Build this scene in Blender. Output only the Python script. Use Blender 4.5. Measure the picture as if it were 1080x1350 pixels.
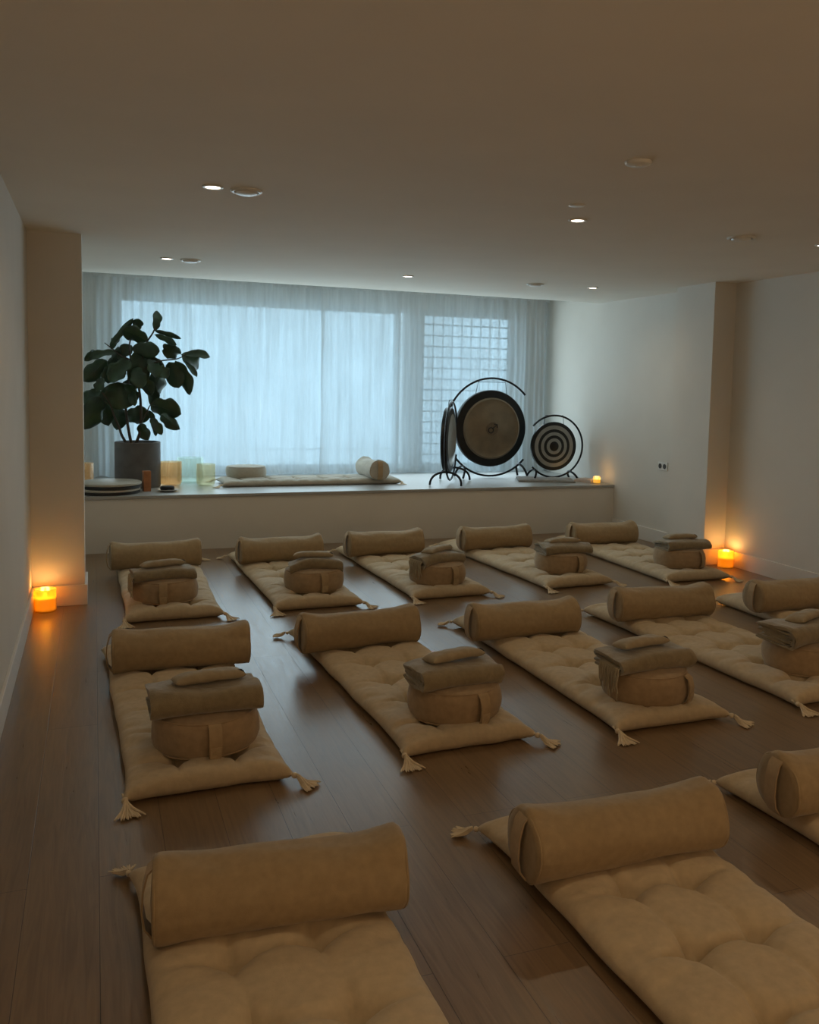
import bpy, bmesh, math, random
from mathutils import Vector, Matrix, noise
PI = math.pi
S = bpy.context.scene
COL = S.collection
for o in list(bpy.data.objects): bpy.data.objects.remove(o)

# ------------------------------------------------------------------ camera
CAM_POS = Vector((0.0, 0.0, 1.55))
RIGHT = Vector((0.93182364, -0.36227757, 0.02143982))
UP = Vector((0.00911346, 0.0824178, 0.9965562))
FWD = Vector((0.36279698, 0.92841923, -0.08010046))
FPX, CX, CY = 1183.648, 586.071, 602.607
cd = bpy.data.cameras.new('camera'); cam = bpy.data.objects.new('camera', cd); COL.objects.link(cam)
m = Matrix((RIGHT, UP, -FWD)).transposed().to_4x4(); m.translation = CAM_POS
cam.matrix_world = m
cd.sensor_fit = 'VERTICAL'; cd.sensor_height = 24.0; cd.lens = FPX/1350*24.0
cd.shift_x = (540-CX)/1350; cd.shift_y = (CY-675)/1350
cd.clip_start = 0.05
S.camera = cam

# ------------------------------------------------------------------ world, lights, exposure
w = bpy.data.worlds.new('overcast_sky'); S.world = w; w.use_nodes = True
bg = w.node_tree.nodes['Background']
bg.inputs[0].default_value = (0.57, 0.83, 1.0, 1); bg.inputs[1].default_value = 4.5

def area(name, loc, direction, sx, sy, power, col, portal=False):
    l = bpy.data.lights.new(name, 'AREA'); l.shape = 'RECTANGLE'; l.size = sx; l.size_y = sy
    l.energy = power; l.color = col
    o = bpy.data.objects.new(name, l); COL.objects.link(o); o.location = loc
    o.rotation_euler = Vector(direction).to_track_quat('-Z', 'Y').to_euler()
    if portal: l.cycles.is_portal = True
    return o
area('window_portal', (2.53, 10.42, 1.45), (0, -1, 0), 4.9, 2.0, 10, (1, 1, 1), portal=True)
area('added_daylight_fill', (2.53, 9.93, 1.50), (0, -1, 0), 4.9, 1.9, 48, (0.74, 0.92, 1.0))  # added fill light on the room side of the curtain, boosts the daylight
area('added_warm_uplight', (2.2, -2.6, 0.8), (0, 0.40, 1), 4.5, 1.2, 46, (1.0, 0.67, 0.38))  # added warm fill behind the camera, aimed up to brighten the near ceiling
S.view_settings.view_transform = 'Standard'; S.view_settings.look = 'None'
S.view_settings.gamma = 1.0; S.view_settings.use_curve_mapping = False
S.view_settings.exposure = 0.0

# ------------------------------------------------------------------ helpers
def tag(o, label=None, cat=None, group=None, kind=None):
    if label: o['label'] = label
    if cat: o['category'] = cat
    if group: o['group'] = group
    if kind: o['kind'] = kind
    return o
def empty(name, loc, rz=0.0, label=None, cat=None, group=None):
    o = bpy.data.objects.new(name, None); COL.objects.link(o); o.location = loc
    o.rotation_euler = (0, 0, rz); o.empty_display_size = 0.1
    return tag(o, label, cat, group)
def copy_tree(o, parent=None):
    c = o.copy(); COL.objects.link(c)
    if parent: c.parent = parent
    for ch in list(o.children): copy_tree(ch, c)
    return c

class MB:
    def __init__(s): s.v = []; s.f = []; s.mi = []; s.cur = 0
    def add(s, vs, fs):
        b = len(s.v); s.v += [tuple(x) for x in vs]
        for f in fs: s.f.append([b+i for i in f]); s.mi.append(s.cur)
        return s
    def box(s, lo, hi):
        x0, y0, z0 = lo; x1, y1, z1 = hi
        return s.add([(x0,y0,z0),(x1,y0,z0),(x1,y1,z0),(x0,y1,z0),(x0,y0,z1),(x1,y0,z1),(x1,y1,z1),(x0,y1,z1)],
                     [(0,3,2,1),(4,5,6,7),(0,1,5,4),(1,2,6,5),(2,3,7,6),(3,0,4,7)])
    def tube(s, pts, r, n=8, closed=False, caps=True):
        P = [Vector(p) for p in pts]; N = len(P); rr = r if isinstance(r, (list, tuple)) else [r]*N
        vs = []; prev = None
        for i, p in enumerate(P):
            a = P[(i-1) % N] if (closed or i > 0) else P[i]; b = P[(i+1) % N] if (closed or i < N-1) else P[i]
            t = (b-a).normalized()
            if prev is None:
                up = Vector((0, 0, 1)) if abs(t.z) < 0.9 else Vector((1, 0, 0))
                u = t.cross(up).normalized()
            else:
                u = (prev-t*prev.dot(t)).normalized()
            prev = u; vv = t.cross(u)
            for k in range(n):
                an = 2*PI*k/n; vs.append(p+(u*math.cos(an)+vv*math.sin(an))*rr[i])
        fs = []
        for i in range(N if closed else N-1):
            for k in range(n):
                j = (i+1) % N; fs.append((i*n+k, i*n+(k+1) % n, j*n+(k+1) % n, j*n+k))
        if caps and not closed:
            fs.append(tuple(range(n-1, -1, -1))); fs.append(tuple((N-1)*n+k for k in range(n)))
        return s.add(vs, fs)
    def lathe(s, prof, n=48, mat=None):
        """profile of (r, z); revolved round z; mat = optional Matrix"""
        vs = []; N = len(prof)
        for r, z in prof:
            for k in range(n):
                a = 2*PI*k/n; v = Vector((r*math.cos(a), r*math.sin(a), z))
                vs.append(mat @ v if mat else v)
        fs = []
        for i in range(N-1):
            for k in range(n): fs.append((i*n+k, i*n+(k+1) % n, (i+1)*n+(k+1) % n, (i+1)*n+k))
        if prof[0][0] > 1e-6 and prof[0] != prof[-1]: fs.append(tuple(range(n-1, -1, -1)))
        if prof[-1][0] > 1e-6 and prof[0] != prof[-1]: fs.append(tuple((N-1)*n+k for k in range(n)))
        return s.add(vs, fs)
    def ribbon(s, pts, width, thick, wdir):
        """flat strap following pts, width along wdir, rounded by its thickness"""
        P = [Vector(p) for p in pts]; W = Vector(wdir).normalized(); vs = []; N = len(P)
        for i, p in enumerate(P):
            t = (P[min(i+1, N-1)]-P[max(i-1, 0)]).normalized(); nn = t.cross(W).normalized()
            for a, b in ((-.5, -.5), (.5, -.5), (.5, .5), (-.5, .5)): vs.append(p+W*width*a+nn*thick*b)
        fs = [(3, 2, 1, 0), tuple((N-1)*4+k for k in range(4))]
        for i in range(N-1):
            for k in range(4): fs.append((i*4+k, i*4+(k+1) % 4, (i+1)*4+(k+1) % 4, (i+1)*4+k))
        return s.add(vs, fs)
    def grid(s, nu, nv, fn, closed_u=False):
        vs = [fn(i, j) for j in range(nv) for i in range(nu)]; fs = []
        for j in range(nv-1):
            for i in range(nu if closed_u else nu-1):
                i2 = (i+1) % nu; fs.append((j*nu+i, j*nu+i2, (j+1)*nu+i2, (j+1)*nu+i))
        return s.add(vs, fs)
    def build(s, name, mat, parent=None, smooth=True, loc=None, bevel=0, angle=40, merge=False):
        me = bpy.data.meshes.new(name); me.from_pydata(s.v, [], s.f)
        mats = mat if isinstance(mat, list) else [mat]
        for mm in mats: me.materials.append(mm)
        bm = bmesh.new(); bm.from_mesh(me)
        for f, q in zip(bm.faces, s.mi): f.material_index = q
        if merge: bmesh.ops.remove_doubles(bm, verts=bm.verts, dist=1e-5)
        bmesh.ops.recalc_face_normals(bm, faces=bm.faces)
        bm.to_mesh(me); bm.free()
        if smooth:
            me.polygons.foreach_set('use_smooth', [True]*len(me.polygons))
            me.set_sharp_from_angle(angle=math.radians(angle))
        o = bpy.data.objects.new(name, me); COL.objects.link(o)
        if parent: o.parent = parent
        if loc: o.location = loc
        if bevel:
            b = o.modifiers.new('bevel', 'BEVEL'); b.width = bevel; b.segments = 3; b.limit_method = 'ANGLE'
        return o
def struct(o): o['kind'] = 'structure'; return o

# ------------------------------------------------------------------ materials
def mat_new(name):
    m = bpy.data.materials.new(name); m.use_nodes = True
    nt = m.node_tree; return m, nt, nt.nodes['Principled BSDF'], nt.nodes['Material Output']
def N(nt, t, **k):
    n = nt.nodes.new(t)
    for a, b in k.items(): setattr(n, a, b)
    return n
def ramp(nt, fac, stops):
    r = N(nt, 'ShaderNodeValToRGB'); nt.links.new(fac, r.inputs[0])
    el = r.color_ramp.elements
    while len(el) < len(stops): el.new(0.5)
    for e, (p, c) in zip(el, stops): e.position = p; e.color = (*c, 1)
    return r.outputs[0]
def fabric(name, c, var=0.12, weave=420, bump=0.25, wr=6.0, wrb=0.02, sheen=0.25, fuzz=0.0):
    m, nt, b, out = mat_new(name)
    tc = N(nt, 'ShaderNodeTexCoord'); L = nt.links.new
    n1 = N(nt, 'ShaderNodeTexNoise'); n1.inputs['Scale'].default_value = 35; n1.inputs['Detail'].default_value = 6
    L(tc.outputs['Object'], n1.inputs[0])
    lo = tuple(x*(1-var) for x in c); hi = tuple(min(1, x*(1+var)) for x in c)
    L(ramp(nt, n1.outputs[0], [(0.3, lo), (0.7, hi)]), b.inputs['Base Color'])
    b.inputs['Roughness'].default_value = 0.92
    b.inputs['Sheen Weight'].default_value = sheen; b.inputs['Sheen Roughness'].default_value = 0.5
    b.inputs['Specular IOR Level'].default_value = 0.15
    n2 = N(nt, 'ShaderNodeTexNoise'); n2.inputs['Scale'].default_value = weave; n2.inputs['Detail'].default_value = 2
    L(tc.outputs['Object'], n2.inputs[0])
    n3 = N(nt, 'ShaderNodeTexNoise'); n3.inputs['Scale'].default_value = wr; n3.inputs['Detail'].default_value = 3
    n3.inputs['Distortion'].default_value = 0.6
    L(tc.outputs['Object'], n3.inputs[0])
    b1 = N(nt, 'ShaderNodeBump'); b1.inputs['Strength'].default_value = bump; b1.inputs['Distance'].default_value = 0.003
    L(n2.outputs[0], b1.inputs['Height'])
    b2 = N(nt, 'ShaderNodeBump'); b2.inputs['Strength'].default_value = 0.5; b2.inputs['Distance'].default_value = wrb
    L(n3.outputs[0], b2.inputs['Height']); L(b1.outputs[0], b2.inputs['Normal'])
    L(b2.outputs[0], b.inputs['Normal'])
    return m
def plain(name, c, rough=0.6, metal=0.0, spec=0.5, nscale=20, var=0.05, bump=0.0, bscale=60):
    m, nt, b, out = mat_new(name); L = nt.links.new
    tc = N(nt, 'ShaderNodeTexCoord'); n1 = N(nt, 'ShaderNodeTexNoise')
    n1.inputs['Scale'].default_value = nscale; n1.inputs['Detail'].default_value = 5
    L(tc.outputs['Object'], n1.inputs[0])
    L(ramp(nt, n1.outputs[0], [(0.3, tuple(x*(1-var) for x in c)), (0.7, tuple(min(1, x*(1+var)) for x in c))]), b.inputs['Base Color'])
    b.inputs['Roughness'].default_value = rough; b.inputs['Metallic'].default_value = metal
    b.inputs['Specular IOR Level'].default_value = spec
    if bump:
        n2 = N(nt, 'ShaderNodeTexNoise'); n2.inputs['Scale'].default_value = bscale; n2.inputs['Detail'].default_value = 4
        L(tc.outputs['Object'], n2.inputs[0]); bb = N(nt, 'ShaderNodeBump')
        bb.inputs['Strength'].default_value = bump; bb.inputs['Distance'].default_value = 0.004
        L(n2.outputs[0], bb.inputs['Height']); L(bb.outputs[0], b.inputs['Normal'])
    return m
def emis(name, c, s):
    m, nt, b, out = mat_new(name); b.inputs['Base Color'].default_value = (*c, 1)
    b.inputs['Emission Color'].default_value = (*c, 1); b.inputs['Emission Strength'].default_value = s
    return m

M = {}
M['wall'] = plain('wall_plaster', (0.70, 0.67, 0.61), 0.85, spec=0.2, nscale=3, var=0.02, bump=0.12, bscale=90)
M['ceiling'] = plain('ceiling_plaster', (0.80, 0.76, 0.68), 0.9, spec=0.15, nscale=2, var=0.02, bump=0.08, bscale=70)
M['trim'] = plain('painted_trim', (0.74, 0.71, 0.66), 0.5, nscale=4, var=0.02)
M['platform_top'] = plain('platform_top_lacquer', (0.36, 0.36, 0.345), 0.36, spec=.35, nscale=5, var=0.03)
M['mat'] = fabric('cream_linen', (0.58, 0.465, 0.305), var=0.08, wr=9, wrb=0.012)
M['tassel'] = fabric('cream_cotton_thread', (0.74, 0.62, 0.44), var=0.1, wr=30, wrb=0.002)
M['bolster'] = fabric('khaki_canvas', (0.38, 0.28, 0.16), var=0.09, wr=5, wrb=0.02)
M['cushion'] = fabric('tan_canvas', (0.40, 0.285, 0.17), var=0.10, wr=7, wrb=0.015)
M['strap'] = fabric('tan_webbing', (0.43, 0.31, 0.18), var=0.08, wr=40, wrb=0.001)
M['patch'] = fabric('stitched_patch', (0.50, 0.37, 0.22), var=0.15, weave=200, bump=0.6, wrb=0.001)
M['blanket'] = fabric('olive_wool', (0.275, 0.218, 0.130), var=0.14, weave=260, bump=0.5, wr=8, wrb=0.02, sheen=0.5)
M['fringe'] = fabric('blanket_fringe_wool', (0.42, 0.36, 0.25), var=0.12, wrb=0.002)
M['pillow'] = fabric('sand_linen', (0.39, 0.315, 0.205), var=0.1, wr=10, wrb=0.01)
M['label'] = fabric('dark_woven_label', (0.03, 0.03, 0.035), wrb=0.001)
M['cream_cover'] = fabric('pale_linen', (0.46, 0.42, 0.34), var=0.06, wr=9, wrb=0.012)
M['black_metal'] = plain('black_powder_coat', (0.012, 0.012, 0.014), 0.35, 0.6, nscale=50)
M['gong_black'] = plain('gong_black_patina', (0.012, 0.014, 0.015), 0.38, 0.4, nscale=12, var=0.2)
M['gong_bronze'] = plain('gong_brown_bronze', (0.20, 0.155, 0.10), 0.42, 0.35, nscale=9, var=0.14, bump=0.15, bscale=40)
M['gong_boss'] = plain('gong_dark_boss', (0.16, 0.12, 0.078), 0.5, 0.35, nscale=20, var=0.12)
M['gong_grey'] = plain('gong_pale_ring', (0.27, 0.28, 0.27), 0.38, 0.4, nscale=14, var=0.1)
M['gong_silver'] = plain('gong_silver_face', (0.45, 0.46, 0.44), 0.3, 0.6, nscale=14, var=0.1)
M['cord'] = plain('gong_cord', (0.03, 0.03, 0.03), 0.8)
M['pot'] = plain('grey_concrete', (0.115, 0.11, 0.105), 0.75, nscale=9, var=0.18, bump=0.3, bscale=50)
M['soil'] = plain('dark_soil', (0.02, 0.014, 0.01), 0.95, bump=0.8)
M['stem'] = plain('plant_bark', (0.05, 0.038, 0.025), 0.8, bump=0.4)
M['drum_skin'] = plain('pale_drum_skin', (0.46, 0.43, 0.36), 0.5, nscale=6, var=0.06)
M['drum_black'] = plain('black_drum_rim', (0.012, 0.010, 0.009), 0.5)
M['wood'] = plain('amber_wood', (0.36, 0.14, 0.05), 0.45, nscale=18, var=0.2)
M['dish'] = plain('grey_ceramic', (0.42, 0.42, 0.42), 0.3)
M['black_pad'] = plain('black_felt', (0.01, 0.01, 0.01), 0.8)
M['white'] = plain('white_enamel', (0.75, 0.74, 0.70), 0.35)
M['dark_hole'] = plain('dark_socket', (0.06, 0.06, 0.06), 0.6)
M['grey_cloth'] = fabric('grey_cloth', (0.26, 0.25, 0.23), wr=10, wrb=0.01)
M['pink_cloth'] = fabric('pale_rose_cloth', (0.55, 0.45, 0.38), wr=14, wrb=0.02)
M['frame'] = plain('white_window_frame', (0.62, 0.63, 0.62), 0.4)
M['out_wall'] = plain('outdoor_render', (0.60, 0.62, 0.62), 0.9, nscale=1.5, var=0.15)
M['out_ground'] = plain('outdoor_paving', (0.42, 0.43, 0.42), 0.9, nscale=3, var=0.1)
M['wire'] = plain('grey_fence_metal', (0.17, 0.19, 0.20), 0.6, 0.3)
M['wax'] = emis('candle_wax_glow', (1.0, 0.56, 0.05), 1.0)
M['flame'] = emis('candle_flame', (1.0, 0.62, 0.15), 5)
M['lamp'] = emis('downlight_lens', (1.0, 0.86, 0.68), 9)

# leaf
m_, nt, b, out = mat_new('fiddle_leaf'); L = nt.links.new
tc = N(nt, 'ShaderNodeTexCoord'); n1 = N(nt, 'ShaderNodeTexNoise'); n1.inputs['Scale'].default_value = 9
L(tc.outputs['Object'], n1.inputs[0])
L(ramp(nt, n1.outputs[0], [(0.3, (0.010, 0.026, 0.010)), (0.7, (0.026, 0.062, 0.020))]), b.inputs['Base Color'])
b.inputs['Roughness'].default_value = 0.42
M['leaf'] = m_

# oak plank floor: boards run away from the camera
m_, nt, b, out = mat_new('oak_planks'); L = nt.links.new
tc = N(nt, 'ShaderNodeTexCoord'); mp = N(nt, 'ShaderNodeMapping'); mp.inputs['Rotation'].default_value = (0, 0, PI/2)
L(tc.outputs['Object'], mp.inputs[0])
br = N(nt, 'ShaderNodeTexBrick'); br.offset = 0.37; br.inputs['Scale'].default_value = 1.0
br.inputs['Brick Width'].default_value = 2.1; br.inputs['Row Height'].default_value = 0.205
br.inputs['Mortar Size'].default_value = 0.0012; br.inputs['Mortar Smooth'].default_value = 0.4
br.inputs['Color1'].default_value = (0.245, 0.162, 0.090, 1); br.inputs['Color2'].default_value = (0.220, 0.143, 0.080, 1)
br.inputs['Mortar'].default_value = (0.06, 0.035, 0.02, 1)
L(mp.outputs[0], br.inputs[0])
mp2 = N(nt, 'ShaderNodeMapping'); mp2.inputs['Scale'].default_value = (14, 0.9, 1)
L(tc.outputs['Object'], mp2.inputs[0])
gr = N(nt, 'ShaderNodeTexNoise'); gr.inputs['Scale'].default_value = 3.0; gr.inputs['Detail'].default_value = 9; gr.inputs['Distortion'].default_value = 1.4
L(mp2.outputs[0], gr.inputs[0])
kn = N(nt, 'ShaderNodeTexNoise'); kn.inputs['Scale'].default_value = 1.7; kn.inputs['Detail'].default_value = 4
L(tc.outputs['Object'], kn.inputs[0])
mx = N(nt, 'ShaderNodeMix', data_type='RGBA', blend_type='MULTIPLY'); mx.inputs[0].default_value = 0.75
L(br.outputs[0], mx.inputs[6]); L(ramp(nt, gr.outputs[0], [(0.28, (0.62, 0.60, 0.58)), (0.62, (1.08, 1.06, 1.02))]), mx.inputs[7])
mx2 = N(nt, 'ShaderNodeMix', data_type='RGBA', blend_type='MULTIPLY'); mx2.inputs[0].default_value = 0.6
L(mx.outputs[2], mx2.inputs[6]); L(ramp(nt, kn.outputs[0], [(0.25, (0.72, 0.70, 0.70)), (0.5, (1, 1, 1))]), mx2.inputs[7])
L(mx2.outputs[2], b.inputs['Base Color'])
rr = N(nt, 'ShaderNodeMapRange'); rr.inputs[3].default_value = 0.22; rr.inputs[4].default_value = 0.42
L(gr.outputs[0], rr.inputs[0]); L(rr.outputs[0], b.inputs['Roughness'])
b.inputs['Specular IOR Level'].default_value = 0.75
bp_ = N(nt, 'ShaderNodeBump'); bp_.inputs['Strength'].default_value = 0.25; bp_.inputs['Distance'].default_value = 0.002
L(gr.outputs[0], bp_.inputs['Height'])
bp2 = N(nt, 'ShaderNodeBump'); bp2.inputs['Strength'].default_value = 0.5; bp2.inputs['Distance'].default_value = 0.002; bp2.invert = True
L(br.outputs[1], bp2.inputs['Height']); L(bp_.outputs[0], bp2.inputs['Normal'])
L(bp2.outputs[0], b.inputs['Normal'])
M['floor'] = m_

# sheer curtain: light passes through the weave
m_, nt, b, out = mat_new('sheer_curtain'); L = nt.links.new
nt.nodes.remove(b)
tc = N(nt, 'ShaderNodeTexCoord')
df = N(nt, 'ShaderNodeBsdfDiffuse'); df.inputs[0].default_value = (0.80, 0.81, 0.80, 1)
tl = N(nt, 'ShaderNodeBsdfTranslucent'); tl.inputs[0].default_value = (0.84, 0.87, 0.88, 1)
tr = N(nt, 'ShaderNodeBsdfTransparent')
mpc = N(nt, 'ShaderNodeMapping'); mpc.inputs['Scale'].default_value = (9, 9, .55); L(tc.outputs['Object'], mpc.inputs[0])
wn = N(nt, 'ShaderNodeTexNoise'); wn.inputs['Scale'].default_value = 1.6; wn.inputs['Detail'].default_value = 9; wn.inputs['Roughness'].default_value = .62
L(mpc.outputs[0], wn.inputs[0])
s1 = N(nt, 'ShaderNodeMixShader'); s1.inputs[0].default_value = 0.5
L(df.outputs[0], s1.inputs[1]); L(tl.outputs[0], s1.inputs[2])
s2 = N(nt, 'ShaderNodeMixShader'); mr = N(nt, 'ShaderNodeMapRange'); mr.inputs[1].default_value = 0.3; mr.inputs[2].default_value = 0.7; mr.inputs[3].default_value = 0.04; mr.inputs[4].default_value = 0.30
L(wn.outputs[0], mr.inputs[0]); L(mr.outputs[0], s2.inputs[0])
L(s1.outputs[0], s2.inputs[1]); L(tr.outputs[0], s2.inputs[2]); L(s2.outputs[0], out.inputs[0])
M['curtain'] = m_

def thin_glass(name, col, clear, gloss=0.08, diff=0.0):
    m, nt, b, out = mat_new(name); L = nt.links.new; nt.nodes.remove(b)
    t = N(nt, 'ShaderNodeBsdfTransparent'); t.inputs[0].default_value = (*col, 1)
    g = N(nt, 'ShaderNodeBsdfGlossy'); g.inputs[0].default_value = (1, 1, 1, 1); g.inputs['Roughness'].default_value = 0.08
    d = N(nt, 'ShaderNodeBsdfTranslucent'); d.inputs[0].default_value = (*col, 1)
    d2 = N(nt, 'ShaderNodeBsdfDiffuse'); d2.inputs[0].default_value = (*col, 1)
    a = N(nt, 'ShaderNodeMixShader'); a.inputs[0].default_value = 0.5; L(d.outputs[0], a.inputs[1]); L(d2.outputs[0], a.inputs[2])
    c = N(nt, 'ShaderNodeMixShader'); c.inputs[0].default_value = clear; L(a.outputs[0], c.inputs[1]); L(t.outputs[0], c.inputs[2])
    e = N(nt, 'ShaderNodeMixShader'); e.inputs[0].default_value = gloss; L(c.outputs[0], e.inputs[1]); L(g.outputs[0], e.inputs[2])
    L(e.outputs[0], out.inputs[0]); return m
M['pane'] = thin_glass('window_glass', (0.95, 0.98, 1.0), 1.0, 0.06)
M['g_orange'] = thin_glass('frosted_orange_crystal', (1.0, 0.84, 0.64), 0.84)
M['g_teal'] = thin_glass('frosted_teal_crystal', (0.90, 0.96, 0.93), 0.86)
M['g_yellow'] = thin_glass('frosted_yellow_crystal', (0.96, 0.95, 0.84), 0.84)
M['g_amber'] = thin_glass('amber_candle_glass', (1.0, 0.72, 0.22), 0.6)
M['g_clear'] = thin_glass('clear_candle_glass', (0.95, 0.9, 0.8), 0.8)

# ------------------------------------------------------------------ room dimensions
XL, XR, XA, XP = -0.402, 5.272, 5.045, -0.072     # left wall, right wall, pilaster face, left pillar edge
YP, YPB = 6.52, 7.07                              # pillar front, pilaster back
H, HP, YF, YS, YC, YW = 2.494, 0.507, 8.38, 8.80, 10.05, 10.22
YB = -3.4
# floor, ceiling, walls
struct(MB().box((XL-.2, YB-.2, -.1), (XR+.2, YW+.2, 0)).build('floor', M['floor'], smooth=False))
struct(MB().box((XL-.2, YB-.2, H), (XR+.2, YS, H+.3)).box((XL-.2, YS, H+.20), (XR+.2, YW+.3, H+.3)).build('ceiling', M['ceiling'], smooth=False))
struct(MB().box((XL-.2, YB-.2, 0), (XL, YW, H+.3)).box((XL, YP, 0), (XP, YP+.42, H)).build('wall_left', M['wall'], smooth=False))
struct(MB().box((XR, YB-.2, 0), (XR+.2, YW, H+.3)).box((XA, YP, 0), (XR, YPB, H)).build('wall_right', M['wall'], smooth=False))
struct(MB().box((XL, YB-.2, 0), (XR, YB, H)).build('wall_back', M['wall'], smooth=False))
WX0, WX1, WZ0, WZ1 = 0.22, 4.93, 0.53, 2.44
wf = MB().box((XL-.2, YW, -.1), (WX0, YW+.25, H+.3)).box((WX1, YW, -.1), (XR+.2, YW+.25, H+.3))
wf.box((WX0, YW, -.1), (WX1, YW+.25, WZ0)).box((WX0, YW, WZ1), (WX1, YW+.25, H+.3))
struct(wf.build('wall_front', M['wall'], smooth=False))
# baseboards
bh, bt = 0.14, 0.016
def base(name, boxes):
    b = MB()
    for lo, hi in boxes: b.box(lo, hi)
    return struct(b.build(name, M['trim'], smooth=False, bevel=.003))
base('baseboard_left', [((XL, YB, 0), (XL+bt, YP, bh)), ((XL, YP-bt, 0), (XP+bt, YP, bh)), ((XP, YP, 0), (XP+bt, YP+.42, bh))])
base('baseboard_right', [((XR-bt, YB, 0), (XR, YP, bh)), ((XA-bt, YP-bt, 0), (XR, YP, bh)), ((XA-bt, YP, 0), (XA, YPB, bh)), ((XR-bt, YPB, 0), (XR, YF, bh))])
# raised platform
pf = MB().box((XL, YF+.012, 0), (XR, YW, HP-.03)).build('platform', M['wall'], smooth=False); struct(pf); pf.name = 'trim_1'
pt = MB().box((XL, YF, HP-.028), (XR, YW, HP)).build('trim_2', M['platform_top'], smooth=False, bevel=.004); struct(pt)
# window
wn_ = struct(empty('window_1', (0, 0, 0)))
fy0, fy1 = YW+.07, YW+.15
def frame_rect(b, x0, x1, z0, z1, t=.05):
    b.box((x0, fy0, z0), (x0+t, fy1, z1)); b.box((x1-t, fy0, z0), (x1, fy1, z1))
    b.box((x0+t, fy0, z0), (x1-t, fy1, z0+t)); b.box((x0+t, fy0, z1-t), (x1-t, fy1, z1))
for (a, c, e) in ((WX0, 3.42, .06), (3.58, WX1, .06)):
    fb = MB(); frame_rect(fb, a, c, WZ0, WZ1, e)
    if a > 3: fb.box((a-.10, fy0-.02, WZ0), (a+.14, fy1, WZ1))
    fr = fb.build('window_frame', M['frame'], wn_, smooth=False)
    MB().box((a+e, fy0+.035, WZ0+e), (c-e, fy0+.043, WZ1-e)).build('window_pane', M['pane'], fr, smooth=False)
# low rail seen as a pale line through the curtains
MB().box((WX0+.9, fy1, .760), (3.42, fy1+.10, .772)).build('window_ledge', M['trim'], wn_, smooth=False)
# outdoors
struct(MB().box((-8, YW+.25, -.3), (14, 19, .30)).build('outdoor_ground', M['out_ground'], smooth=False)).name = 'trim_3'
ow = MB().box((-8, 16.0, .30), (14, 16.3, 3.1)).build('courtyard_wall', M['out_wall'], smooth=False)
tag(ow, 'pale courtyard wall standing beyond the curtained window', 'wall')
ov = MB().box((-2, YW+.25, 2.58), (7, YW+1.35, 2.78)).build('trim_4', M['out_wall'], smooth=False); struct(ov)
g = MB()
for i in range(13): g.box((3.60+i*.135, 11.10, .30), (3.612+i*.135, 11.112, 2.52))
for j in range(15): g.box((3.60, 11.12, .48+j*.142), (5.24, 11.138, .498+j*.142))
tag(g.build('wire_fence', M['wire'], smooth=False), 'square wire mesh fence outside the right window behind the large gong', 'fence')

# ------------------------------------------------------------------ curtains
def curtain(x0, x1, y, seed, amp, label, zt=H+.17):
    rnd = random.Random(seed)
    waves = [(rnd.uniform(14, 24), rnd.uniform(0, 6.3), rnd.uniform(.3, .6)), (rnd.uniform(34, 50), rnd.uniform(0, 6.3), .35),
             (rnd.uniform(70, 100), rnd.uniform(0, 6.3), .22), (rnd.uniform(5, 8), rnd.uniform(0, 6.3), .5)]
    nx = int((x1-x0)/.0085); nz = 36
    def fn(i, j):
        t = i/(nx-1); x = x0+(x1-x0)*t; s = j/(nz-1); z = HP+.004+(zt-HP-.004)*s
        a = amp(x)*(1.0-.45*s)
        d = sum(wa*math.sin(f*x+ph+.35*math.sin(3*s+f)) for f, ph, wa in waves)
        low = max(0, .08-(z-HP))/.08
        dx = .02*noise.noise(Vector((x*3, z*1.3, seed)))
        yy = y+a*d-low*.05*(.5+noise.noise(Vector((x*5, 0, seed+3))))+.012*noise.noise(Vector((x*6, z*2.5, seed+9)))
        return (x+dx, yy, z+low*.012*noise.noise(Vector((x*9, 1, seed))))
    root = MB().grid(nx, nz, fn).build('curtain', M['curtain'], angle=180)
    hem = MB()   # top tape
    hem.grid(nx//3, 2, lambda i, j: (x0+(x1-x0)*i/(nx//3-1), y-.012, zt-.07+.07*j)).build('heading_tape', M['curtain'], root, angle=180)
    return tag(root, label, 'curtain', 'sheer white curtains')
curtain(XL+.02, 2.43, YC, 4, lambda x: .060 if x < 1.15 else .028, 'sheer white floor-length curtain behind the potted plant, left of the centre joint')
curtain(2.385, XR-.02, YC-.05, 11, lambda x: .024 if x < 4.5 else .055, 'sheer white floor-length curtain behind the gongs, right of the centre joint')
tr_ = MB().box((XL+.01, YC-.03, H+.175), (XR-.01, YC+.01, H+.20)).build('curtain_track', M['trim'], smooth=False)
tag(tr_, 'white curtain track fixed to the ceiling above the window', 'curtain track')

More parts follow.
